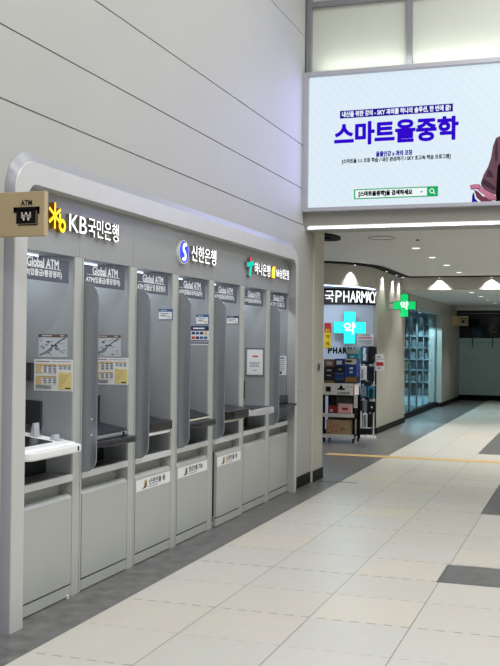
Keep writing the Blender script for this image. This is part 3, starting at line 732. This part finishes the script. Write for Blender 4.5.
t = thing('sprinkler', 'tiny sprinkler head in the ceiling between hatch and first ceiling spot', 'sprinkler', (-2.1,12.7,2.95))
MB().cyl((-2.1,12.7,2.962), .012, .03).build('stem', 'silver', t); MB().cyl((-2.1,12.7,2.955), .025, .006).build('deflector', 'dark', t)

def downlight(x, y, z, label, group, power=26, size=100, r=.053):
    t = thing('downlight', label, 'ceiling light', (x,y,z), group)
    MB().ring(Frame((x,y,z), (1,0,0), (0,-1,0)), r,r+.014, -.004,.006, 28).build('trim_ring', 'white', t)
    MB().cyl((x,y,z-.002), r, .004, seg=28).build('lens', 'lamp', t)
    ld = bpy.data.lights.new('downlight_beam', 'SPOT'); ld.energy = power; ld.spot_size = math.radians(size); ld.spot_blend = .6; ld.shadow_soft_size = .06; ld.color = (1,.995,.975)
    lo = bpy.data.objects.new('downlight_beam', ld); COL.objects.link(lo); lo.location = (x,y,z-.02)
    return t
n1 = ['nearest', 'second', 'third', 'farthest']
for k, (x, y) in enumerate(((-2.32,13.9),(-2.32,15.45),(-2.31,17.0),(-2.32,18.8))):
    downlight(x, y, 2.98, n1[k]+' round ceiling spot of the row in front of the lit bulkhead', 'ceiling spots before the bulkhead', 130)
for k, (x, y) in enumerate(((-2.34,21.1),(-2.34,22.9),(-2.34,24.6),(-2.34,26.6))):
    downlight(x, y, 2.72, n1[k]+' round ceiling spot of the row in the low passage beyond the bulkhead', 'ceiling spots in the passage', 60)
for k, y in enumerate((13.9,15.45,17.0,18.8,21.1,23.9,26.6)):   # the lamp row on the far side of the hall, out of view
    ld = bpy.data.lights.new('hall_lamp', 'SPOT'); ld.energy = 235 if y < 19.5 else 140; ld.spot_size = math.radians(110); ld.spot_blend = .6; ld.shadow_soft_size = .08
    lo = bpy.data.objects.new('hall_lamp', ld); COL.objects.link(lo); lo.location = (.4,y,2.95 if y < 19.5 else 2.7)
def washer(x, y, nx, ny, label, power=38):
    t = thing('wall_washer', label, 'ceiling light', (x,y,2.98), 'spots washing the bulkhead')
    MB().cyl((x,y,2.952), .03, .01, seg=20).build('lamp_barrel', 'black', t); MB().cyl((x,y,2.948), .02, .004, seg=20).build('lens', 'lens_dim', t)
    ld = bpy.data.lights.new('washer_beam', 'SPOT'); ld.energy = power; ld.spot_size = math.radians(112 if ny else 86); ld.spot_blend = .5; ld.shadow_soft_size = .02; ld.color = (1,.99,.97)
    lo = bpy.data.objects.new('washer_beam', ld); COL.objects.link(lo); lo.location = (x,y,2.94)
for x, l in ((-2.83,'spot washing the cross bulkhead close above the green cross'),(-1.82,'spot washing the cross bulkhead beyond the second row of ceiling spots'),(-.8,'spot washing the cross bulkhead, out to the side')):
    if x < -1: washer(x, 19.8, 0, 1, l, 52)
washer(-3.76,16.36,0,0,'spot above the pharmacy lettering'); washer(-3.53,17.95,0,0,'spot above the corner of the pharmacy window')
washer(-3.53,18.95,0,0,'spot above the beige pharmacy pillar'); washer(-3.53,19.6,0,0,'spot where the pharmacy bulkhead meets the cross bulkhead')

# ------------------------------------------------------------------ pharmacy front
t = thing('shop_sign', 'curved black pharmacy fascia sign with white lit letters', 'sign', (-4.0,17.2,2.3))
sb = arc_band(.9,.945,-6.2,None,2.315,2.6,a1=65); sb.build('sign_box', 'sign_black', t)
for ch, a, w in (('약',-3,.17),('국',8.2,.16),('P',18,.105),('H',26.3,.105),('A',33.8,.11),('R',40.8,.1),('M',47.4,.12),('A',53.3,.1),('C',58.2,.1),('Y',62.6,.1)):
    q = math.radians(a)
    F = Frame((CX+.947*math.sin(q), CY-.947*math.cos(q), 2.455), (math.cos(q), math.sin(q), 0), (0,0,1))
    text('lettering', ch, F, w, .205 if ch not in '약국' else .2, 'led_white', t, .004)
t = thing('pharmacy_cross', 'large turquoise lit cross sign below the pharmacy lettering', 'sign', (-3.99,17.0,1.61))
q = math.radians(13); F = Frame((-3.99,17.0,1.903), (math.cos(q), math.sin(q), 0), (0,0,1))
def plus(r, w): return [(-w,-r),(w,-r),(w,-w),(r,-w),(r,w),(w,w),(w,r),(-w,r),(-w,w),(-r,w),(-r,-w),(-w,-w)]
MB().fprism(F, plus(.285,.106), -.09,-.004).build('housing', 'cross_side', t)
MB().fprism(F, plus(.279,.1), -.004,.004).build('lit_face', 'cross_teal', t)
text('lettering', '약', F, .2, .21, 'led_white', t, .003, .004, bold=.01, at=(0,-.01))
MB().fbox(F, -.03,.03,-.05,.05,-.22,-.085).build('bracket', 'dark', t)
t = thing('pharmacy_cross', 'small green lit cross sign projecting from the beige pharmacy pillar', 'sign', (-3.29,18.5,2.13))
F = facing_y(-3.295,18.5,2.35)
MB().fprism(F, plus(.218,.078), -.11,-.004).build('housing', 'cross_side', t)
MB().fprism(F, plus(.212,.073), -.004,.004).build('lit_face', 'cross_green', t)
text('lettering', '약', F, .15, .15, 'led_white', t, .003, .004, bold=.02)
br = MB(); br.tube([(-3.645,18.55,2.40),(-3.49,18.55,2.40)], .01); br.tube([(-3.645,18.55,2.28),(-3.49,18.55,2.28)], .01); br.box(-3.65,-3.635,18.5,18.6,2.24,2.44)
br.build('bracket', 'mullion', t)
# window lettering follows the curved glass
t = thing('window_lettering', 'large black lettering stuck on the pale pharmacy window below the turquoise cross', 'lettering', (-4.2,17.05,1.43))
for ch, a in (('P',9.2),('H',14.8),('A',20.6),('R',26),('M',31.6),('A',37.2),('C',42.4),('Y',47.4)):
    q = math.radians(a); F = Frame((CX+.9015*math.sin(q), CY-.9015*math.cos(q), 1.497), (math.cos(q), math.sin(q), 0), (0,0,1))
    text('letter', ch, F, .078, .115, 'black', t, .004, heavy=.06)
t = thing('window_banner', 'narrow vertical red and yellow banner on the pharmacy window beside the pillar', 'banner', (-4.42,17.04,1.54))
F = facing_y(-4.40,17.045,1.76)
MB().fbox(F,-.06,.06,.05,.225,0,.003).build('red_half', 'paper_red', t); MB().fbox(F,-.06,.06,-.22,.05,0,.003).build('yellow_half', 'yellow', t)
text('lettering', '약', F, .07,.07,'ink',t,.001,.003,at=(0,-.02),bold=.02); text('lettering', '국', F, .07,.07,'ink',t,.001,.003,at=(0,-.14),bold=.02); text('lettering', '할인', F, .08,.06,'yellow',t,.001,.003,at=(0,.09),bold=.02)

# trolley of boxes in front of the window
YF = 15.72
t = thing('display_trolley', 'black wheeled trolley with pale shelf edges standing in front of the pharmacy window', 'trolley', (-3.9,15.9,0))
def zz(y): return .765+(396-y)*.0158
def xx(x): return -4.14+(x-324)*.0179
for x in (-4.115,-3.61):
    for y in (YF+.02,YF+.4): MB().box(x-.02,x+.02,y-.02,y+.02,.05,zz(395.5)).build('upright', 'black', t)
MB().box(-4.1,-3.63,YF+.38,YF+.41,.1,zz(396)).build('back_panel', 'box_black', t)
for z in (zz(437.5),zz(416)):
    MB().box(-4.11,-3.62,YF+.03,YF+.4,z-.01,z+.012).build('shelf', 'black', t)
    MB().box(-4.125,-3.6,YF-.005,YF+.0,z-.03,z+.032).build('shelf_edge', 'ledge', t)
MB().box(-4.14,-3.585,YF,YF+.42,zz(396),zz(395.2)).build('shelf', 'black', t)
for x in (-4.105,-3.62):
    for y in (YF+.03,YF+.39): MB().cyl((x-.012,y,.03), .03, .024, (1,0,0), 16).build('wheel', 'black', t)
def carton(label, x0, x1, y0, y1, m, deep=.3, prints=(), front=YF+.04, zbase=None, txt=None, group='cartons on the trolley'):
    a, b, z0, z1 = xx(x0), xx(x1), zz(y1) if zbase is None else zbase, zz(y0)
    t = thing('carton', label, 'box', ((a+b)/2,front+deep/2,z0), group)
    MB().box(a,b,front,front+deep,z0,z1).build('box_body', m, t, bevel=.004)
    F = facing_y(a,front,z0); W, H = b-a, z1-z0
    for pm, u0, u1, v0, v1 in prints: MB().fbox(F,u0*W,u1*W,v0*H,v1*H,0,.002).build('print_block', pm, t)
    if txt: 
        for (s_, u, v, w, h, pm) in txt: text('lettering', s_, F, w*W, h*H, pm, t, .002, .001, at=(u*W,v*H), bold=.01)
    return t
zs = zz(416)+.013; zl = zz(437.5)+.013; zt = zz(395.2)
tk = carton('kraft carton with a red flower print on the lowest trolley shelf', 327.5,352,420.8,434.8,'kraft', zbase=zl, txt=[('Dr.',.66,.42,.2,.22,'ink')])
F = facing_y(xx(327.5),YF+.04,zl)
fl = MB()
for k in range(9):
    q = k*2.4; fl.ring(Frame(F.p(.1+.016*k**.5*2.2*math.cos(q), .115+.016*k**.5*2.2*math.sin(q)), F.r, F.u), .012,.02,.001,.002,14)
fl.build('flower_print', 'paper_red', tk)
carton('small dark red carton on the middle trolley shelf', 329,338.3,406.5,413,'box_red',.15,[('box_pink',.2,.5,.3,.6)], zbase=zs)
carton('pink carton with a red emblem on the middle trolley shelf', 338.5,351,404,413,'box_pink',.15,[('paper_red',.3,.75,.4,.65),('paper_red',0,1,0,.15)], zbase=zs)
carton('grey-brown carton standing behind the red and pink ones', 334.5,350.5,397.2,413,'box_grey',.14,[('ink_grey',.1,.7,.75,.85)], front=YF+.21, zbase=zs)
carton('wide white printed carton lying on the trolley top', 324.3,354,383,395.2,'box_white',.34,
  [('paper_brown',.1,.26,.28,.72),('paper_tan',.13,.23,.36,.64),('ink',.47,.70,.45,.6),('ink',.54,.63,.55,.8),('paper_tan',.56,.61,.78,.92),('paper_red',.97,1,.0,1)], front=YF+.01, zbase=zt,
  txt=[('눈영양제',.66,.19,.36,.22,'paper_navy'),('건강한 하루',.82,.72,.2,.1,'ink_grey')])
zb = zz(383)
g3 = 'black cartons stacked on the white carton'
carton('black carton with gold base band at the bottom of the pillar-side stack', 324.8,334.4,377.6,383,'box_black',.26,[('box_gold',0,1,0,.5)], zbase=zb, group=g3)
carton('black carton second from the bottom of the pillar-side stack', 324.8,334.4,372,377.6,'box_black',.26,[('paper_grey',.3,.7,.35,.55)], group=g3)
carton('black carton just under the brown one in the pillar-side stack', 324.8,334.4,366,372,'box_black',.26,[('paper_grey',.3,.75,.25,.5)], group=g3)
carton('brown carton with pale picture on top of the pillar-side stack', 324.8,334.4,358.3,366,'box_brown',.26,[('paper_grey',.25,.8,.2,.75)])
carton('navy carton at the bottom of the middle stack', 334.8,344,377.4,383,'box_navy',.26,[('pack_blue',.1,.9,.62,.9)], zbase=zb)
carton('navy carton with a light blue band in the middle stack', 334.8,344,371,377.4,'box_navy',.26,[('box_blue',0,1,.0,.4),('pack_blue',.05,.95,.55,.8)])
carton('black carton under the blue one in the middle stack', 334.8,344,365,371,'box_black',.26,[('paper_grey',.4,.7,.3,.5)], group=g3)
carton('blue carton with white label on top of the middle stack', 334.8,344,357.6,365,'box_blue',.26,[('paper',.2,.75,.2,.75)])
carton('gold and navy carton at the bottom of the stack beside the hanging packs', 344.3,355.4,376,383,'box_navy',.26,[('box_gold',.05,1,.25,.95)], zbase=zb)
carton('large blue carton with cream top and white logo beside the hanging packs', 344.3,355.4,357,376,'box_blue',.26,[('cream',.05,.98,.68,.97),('paper_green',.1,.6,.78,.9),('paper',.42,.7,.4,.52),('paper',.42,.68,.2,.3)])
carton('turquoise carton topping the blue carton stack', 346,357,347.5,357,'box_teal',.2,[('paper_grey',.0,1,.5,1),('paper',.35,.6,.1,.25)])
t = thing('price_card', 'narrow white price card hung from the trolley side', 'card', (-3.57,15.7,.55))
F = facing_y(xx(355.6),YF-.012,zz(401.5)); MB().fbox(F,-.03,.03,-.1,.1,0,.002).build('card', 'paper', t)
printed(t, 'print_line', F, [('ink_grey',-.02,.02,.06-.03*k,.066-.03*k) for k in range(5)], .002,.003); MB().tube([F.p(0,.1,.001), F.p(-.045,.11,-.03)], .004).build('hook', 'mullion', t)

# revolving rack of hanging packs
YK = 16.6
def rx(x): return -3.766+(x-357)*.01745
def rz(y): return 1.684-(y-340)*.0171
t = thing('revolving_rack', 'white pole rack on a round white base carrying hanging packs', 'rack', (-3.6,16.75,0))
MB().cyl((-3.62,16.75,0), .17, .03, seg=32).build('base', 'white', t)
MB().cyl((-3.62,16.75,.03), .018, 1.66).build('pole', 'white', t)
MB().cyl((rx(373.8),16.64,.03), .012, 1.5).build('upright', 'white', t)
MB().box(rx(373)-.03,rx(373)+.06,16.6,16.68,0,.03).build('foot', 'white', t)
for y in (346,366,386,401): 
    m_ = MB(); m_.tube([(rx(361),16.66,rz(y)+.02),(rx(376),16.66,rz(y)+.02)], .006); m_.tube([(-3.62,16.75,rz(y)+.02),(-3.62,16.66,rz(y)+.02)], .006)
    m_.build('hook_bar', 'silver', t)
MB().box(rx(360),rx(375.5),16.69,16.71,rz(427),rz(347)).build('grid_panel', 'pack_black', t)
MB().fbox(facing_y(rx(365),16.64,rz(339.5)),-.15,.15,-.1,.1,0,.004).build('header_card', 'clear', t)
F = facing_y(rx(365),16.636,rz(339.5))
text('lettering', '약국전용', F,.14,.03,'ink',t,.001,at=(0,.075)); MB().fbox(F,-.12,.11,.02,.04,0,.001).build('rule','paper_red',t); printed(t,'rule',F,[('ink_grey',-.12,.11,-.035,-.02),('ink_grey',-.06,.1,-.075,-.065)],0,.001)
def pack(label, x0, x1, y0, y1, m, inner=None):
    a, b, z0, z1 = rx(x0), rx(x1), rz(y1), rz(y0)
    t = thing('hanging_pack', label, 'pack', ((a+b)/2,YK,z0), 'packs on the revolving rack')
    F = facing_y((a+b)/2,YK,(z0+z1)/2); w, h = (b-a)/2, (z1-z0)/2
    MB().fbox(F,-w,w,-h,h,-.03,0).build('pack_body', m, t, bevel=.008)
    MB().fbox(F,-w*.45,w*.45,h-.004,h+.04,-.012,-.008).build('hang_tab', 'clear', t)
    if inner:
        im, pts = inner; MB().fprism(F, [(u*w,v*h) for u,v in pts], 0,.008).build('pack_window', im, t)
blob = [(-.5,-.8),(.4,-.8),(.6,-.2),(.35,.2),(.5,.75),(-.4,.8),(-.6,.2),(-.4,-.2)]
pack('blue pack with a white brace shape, uppermost beside the turquoise carton', 361.8,367.8,346,362,'pack_blue',('pack_white',blob))
pack('black pack, uppermost beside the posted white notice', 368.2,375,346,362,'pack_black',('box_brown',[(.3,-.6),(.7,-.4),(.5,-.2)]))
pack('white pack, second row of the revolving rack', 360.6,367,366,380,'pack_white',('pack_grey',[(-.6,-.7),(-.1,-.7),(-.2,.6),(-.6,.5)]))
pack('dark navy pack, second row of the revolving rack', 367.6,374.5,366,381,'box_navy',('pack_black',blob))
pack('teal-edged pack with grey inside, third row of the revolving rack', 361,367.3,386,397,'pack_teal',('pack_grey',[(-.75,-.75),(.75,-.75),(.75,.75),(-.75,.75)]))
pack('teal-edged pack with black inside, third row of the revolving rack', 368.2,375,386,398,'pack_teal',('pack_black',[(-.4,-.9),(.3,-.9),(.6,.3),(0,.8),(-.6,.2)]))
pack('dark grey pack, fourth row beside the price card', 360.5,367.5,400,411,'pack_grey',('pack_black',[(-.9,-.8),(-.2,-.8),(-.2,.9),(-.9,.9)]))
pack('black pack with small pale mark, fourth row of the revolving rack', 368,376.4,401,412,'pack_black',('pack_white',[(-.2,-.1),(.15,-.3),(.3,.0),(0,.2)]))
pack('pale narrow pack, lowest row beside the trolley', 359,362.5,411,427,'pack_white')
pack('pale grey pack, lowest row in the middle of the rack', 363.5,368,413,428,'pack_white',('pack_grey',blob))
pack('black narrow pack, lowest row by the white upright', 368.6,372.6,413.5,427,'pack_black')
pack('dark narrow pack behind the topmost blue one, beside the turquoise carton', 357.4,361.2,350,363,'pack_grey')
pack('dark narrow pack in the second row, next to the blue carton stack', 357.2,360.4,366,383,'pack_black',('paper_red',[(-.6,-.9),(.6,-.9),(.6,-.5),(-.6,-.5)]))
pack('dark red narrow pack in the third row, next to the white carton', 357.4,360.6,386,397,'box_red')
pack('black flat pack between the second and third rows of the rack', 364,372,381.5,385.5,'pack_black')
pack('black wide pack low on the rack above the round base', 358,372,428.5,434,'pack_black')
t = thing('posted_notice', 'white notice with red print on the pharmacy corner beside the hanging packs', 'notice', (-3.37,16.62,1.16))
F = facing_y(rx(379.8),16.62,rz(362)); MB().fbox(F,-.08,.08,-.14,.14,0,.003).build('sheet','paper',t)
printed(t,'print_line',F,[('ink',-.05,.01,.085,.1),('ink_grey',-.06,.06,.05,.058),('paper_red',-.065,.06,-.06,.005),('ink',-.05,.02,-.105,-.09)],.003,.004)
MB().tube([(rx(374),16.64,rz(358)),(rx(378),16.625,rz(358))],.005).build('clip_arm','mullion',t)

# ------------------------------------------------------------------ lit shelves behind the storefront glass
t = thing('store_shelving', 'pale cubby shelving inside the pharmacy behind the tall glass', 'shelving', (-4.3,26.1,0))
XS = [-4.64,-4.47,-4.29,-4.12,-3.965]; ZS = [.26,.62,.94,1.22,1.52,1.83,2.13,2.3]
for x in XS: MB().box(x-.012,x+.012,26.0,26.3,.0,2.3).build('upright', 'store_shelf', t)
for z in ZS: MB().box(-4.652,-3.953,26.0,26.3,z-.012,z+.012).build('shelf', 'store_shelf', t)
MB().box(-4.65,-3.955,26.3,26.32,0,2.3).build('back_panel', 'store_back', t)
MB().box(-4.65,-3.955,26.0,26.3,.0,.248).build('plinth', 'store_white', t)
cols = ['pack_grey','pack_grey','store_shelf','box_navy','box_grey','pack_grey','pack_white','box_grey']
cn = {'paper_grey':'pale grey','pack_blue':'blue','pack_teal':'teal','pack_grey':'grey','store_shelf':'blue-grey','box_brown':'brown','pack_white':'white','box_navy':'navy','box_grey':'grey-brown'}
for r_ in range(6):
    for c in range(4):
        m_ = random.choice(cols); wd = random.uniform(.07,.11); h = random.uniform(.14,.22); x = (XS[c]+XS[c+1])/2+random.uniform(-.015,.015)
        o = MB().box(x-wd/2,x+wd/2,26.04,26.16,ZS[r_]+.012,ZS[r_]+.012+h).build('product_box', m_)
        tag(o, f"dim little {cn[m_]} product box on the shelving behind the pharmacy glass", 'box', f'{cn[m_]} boxes on the pharmacy shelving')
for k, (x, y) in enumerate(((-4.05,22.2),(-4.05,23.6),(-4.05,25.0))):
    t = thing('spot_lamp', ['front','middle','rear'][k]+' lamp under the ceiling inside the pharmacy glass', 'lamp', (x,y,2.5), 'lamps inside the pharmacy')
    MB().cyl((x,y,2.42), .045, .12, seg=16).build('lamp_barrel', 'black', t); MB().cyl((x,y,2.414), .038, .006, seg=16).build('lens', 'lamp', t); MB().cyl((x,y,2.54), .012, .07, seg=10).build('stem','black',t)
    ld = bpy.data.lights.new('store_beam', 'SPOT'); ld.energy = 300; ld.spot_size = math.radians(140); ld.color = (.72,.9,1); ld.shadow_soft_size = .04
    lo = bpy.data.objects.new('store_beam', ld); COL.objects.link(lo); lo.location = (x,y,2.4)

# beige sign by the far pillar
t = thing('projecting_sign', 'small beige sign with black symbol projecting from the far passage pillar', 'sign', (-3.5,28.0,2.14))
MB().box(-3.61,-3.2,28.0,28.05,2.145,2.42).build('sign_panel', 'beige_sign', t)
MB().box(-3.61,-3.48,27.99,28.0,2.145,2.42).build('edge_band', 'paper_tan', t)
F = facing_y(-3.325,27.999,2.285)
ic = MB(); ic.fbox(F,-.06,.03,-.06,.02,0,.002); ic.bar(F,(-.09,.06),(.07,.06),.02,0,.002); ic.bar(F,(.07,.07),(.07,-.09),.022,0,.002); ic.bar(F,(-.09,.05),(-.05,.1),.02,0,.002)
ic.build('icon', 'ink', t)
t = thing('exit_emblem', 'faint round emblem on the black glass of the far wall', 'emblem', (-2.65,29.5,2.1))
F = facing_y(-2.655,29.517,2.09); MB().ring(F,.10,.12,0,.003,28).build('ring','frost_dark',t); MB().ring(F,0,.07,0,.002,20,10,170).build('figure','frost_dark',t)

# ------------------------------------------------------------------ light
area('screen_glow', (-1.7,10.66,3.88), (math.radians(-90),0,0), 2.6,1.45, 30, (.42,.42,1))
area('screen_top_fill', (-.6,10.72,4.71), (math.radians(160),0,0), 4.6,.05, 9, (.95,1,.97))  # added fill light for the panels above the screen, no fixture there
for x in (-.5,2.5):
    for y in (0,4,8): area('hall_ceiling_lamp', (x,y,6.9), (0,0,0), 1.2,2.4, 118, (1,1,.99))
area('cove_glow', (-4.1,16.3,2.57), (0,0,0), 1.2,.5, 16, (.9,.95,1))
area('pharmacy_lamp', (-5.2,19.2,2.6), (0,0,0), 2,2, 40, (.85,.93,1))
w = bpy.data.worlds.new('hall_daylight'); SC.world = w; w.use_nodes = True
bg = w.node_tree.nodes['Background']; bg.inputs[0].default_value = (.98,.985,1,1); bg.inputs[1].default_value = .5

# ------------------------------------------------------------------ camera
f, yaw, pitch, roll = 987.3, math.radians(18.97), math.radians(.515), math.radians(.63)
Fw = V((-math.sin(yaw)*math.cos(pitch), math.cos(yaw)*math.cos(pitch), math.sin(pitch)))
r0 = V((math.cos(yaw), math.sin(yaw), 0)); u0 = r0.cross(Fw)
rt = r0*math.cos(roll)+u0*math.sin(roll); up = -r0*math.sin(roll)+u0*math.cos(roll)
cam = bpy.data.cameras.new('camera'); cam.sensor_fit = 'HORIZONTAL'; cam.sensor_width = 36; cam.lens = 36*f/500; cam.clip_end = 200
co = bpy.data.objects.new('camera', cam); COL.objects.link(co)
m3 = Matrix((rt, up, -Fw)).transposed(); co.matrix_world = Matrix.Translation((0,0,1.632)) @ m3.to_4x4()
SC.camera = co
SC.view_settings.view_transform = 'Standard'; SC.view_settings.look = 'None'; SC.view_settings.gamma = 1; SC.view_settings.use_curve_mapping = False
SC.view_settings.exposure = 0.0
SC.cycles.use_denoising = True
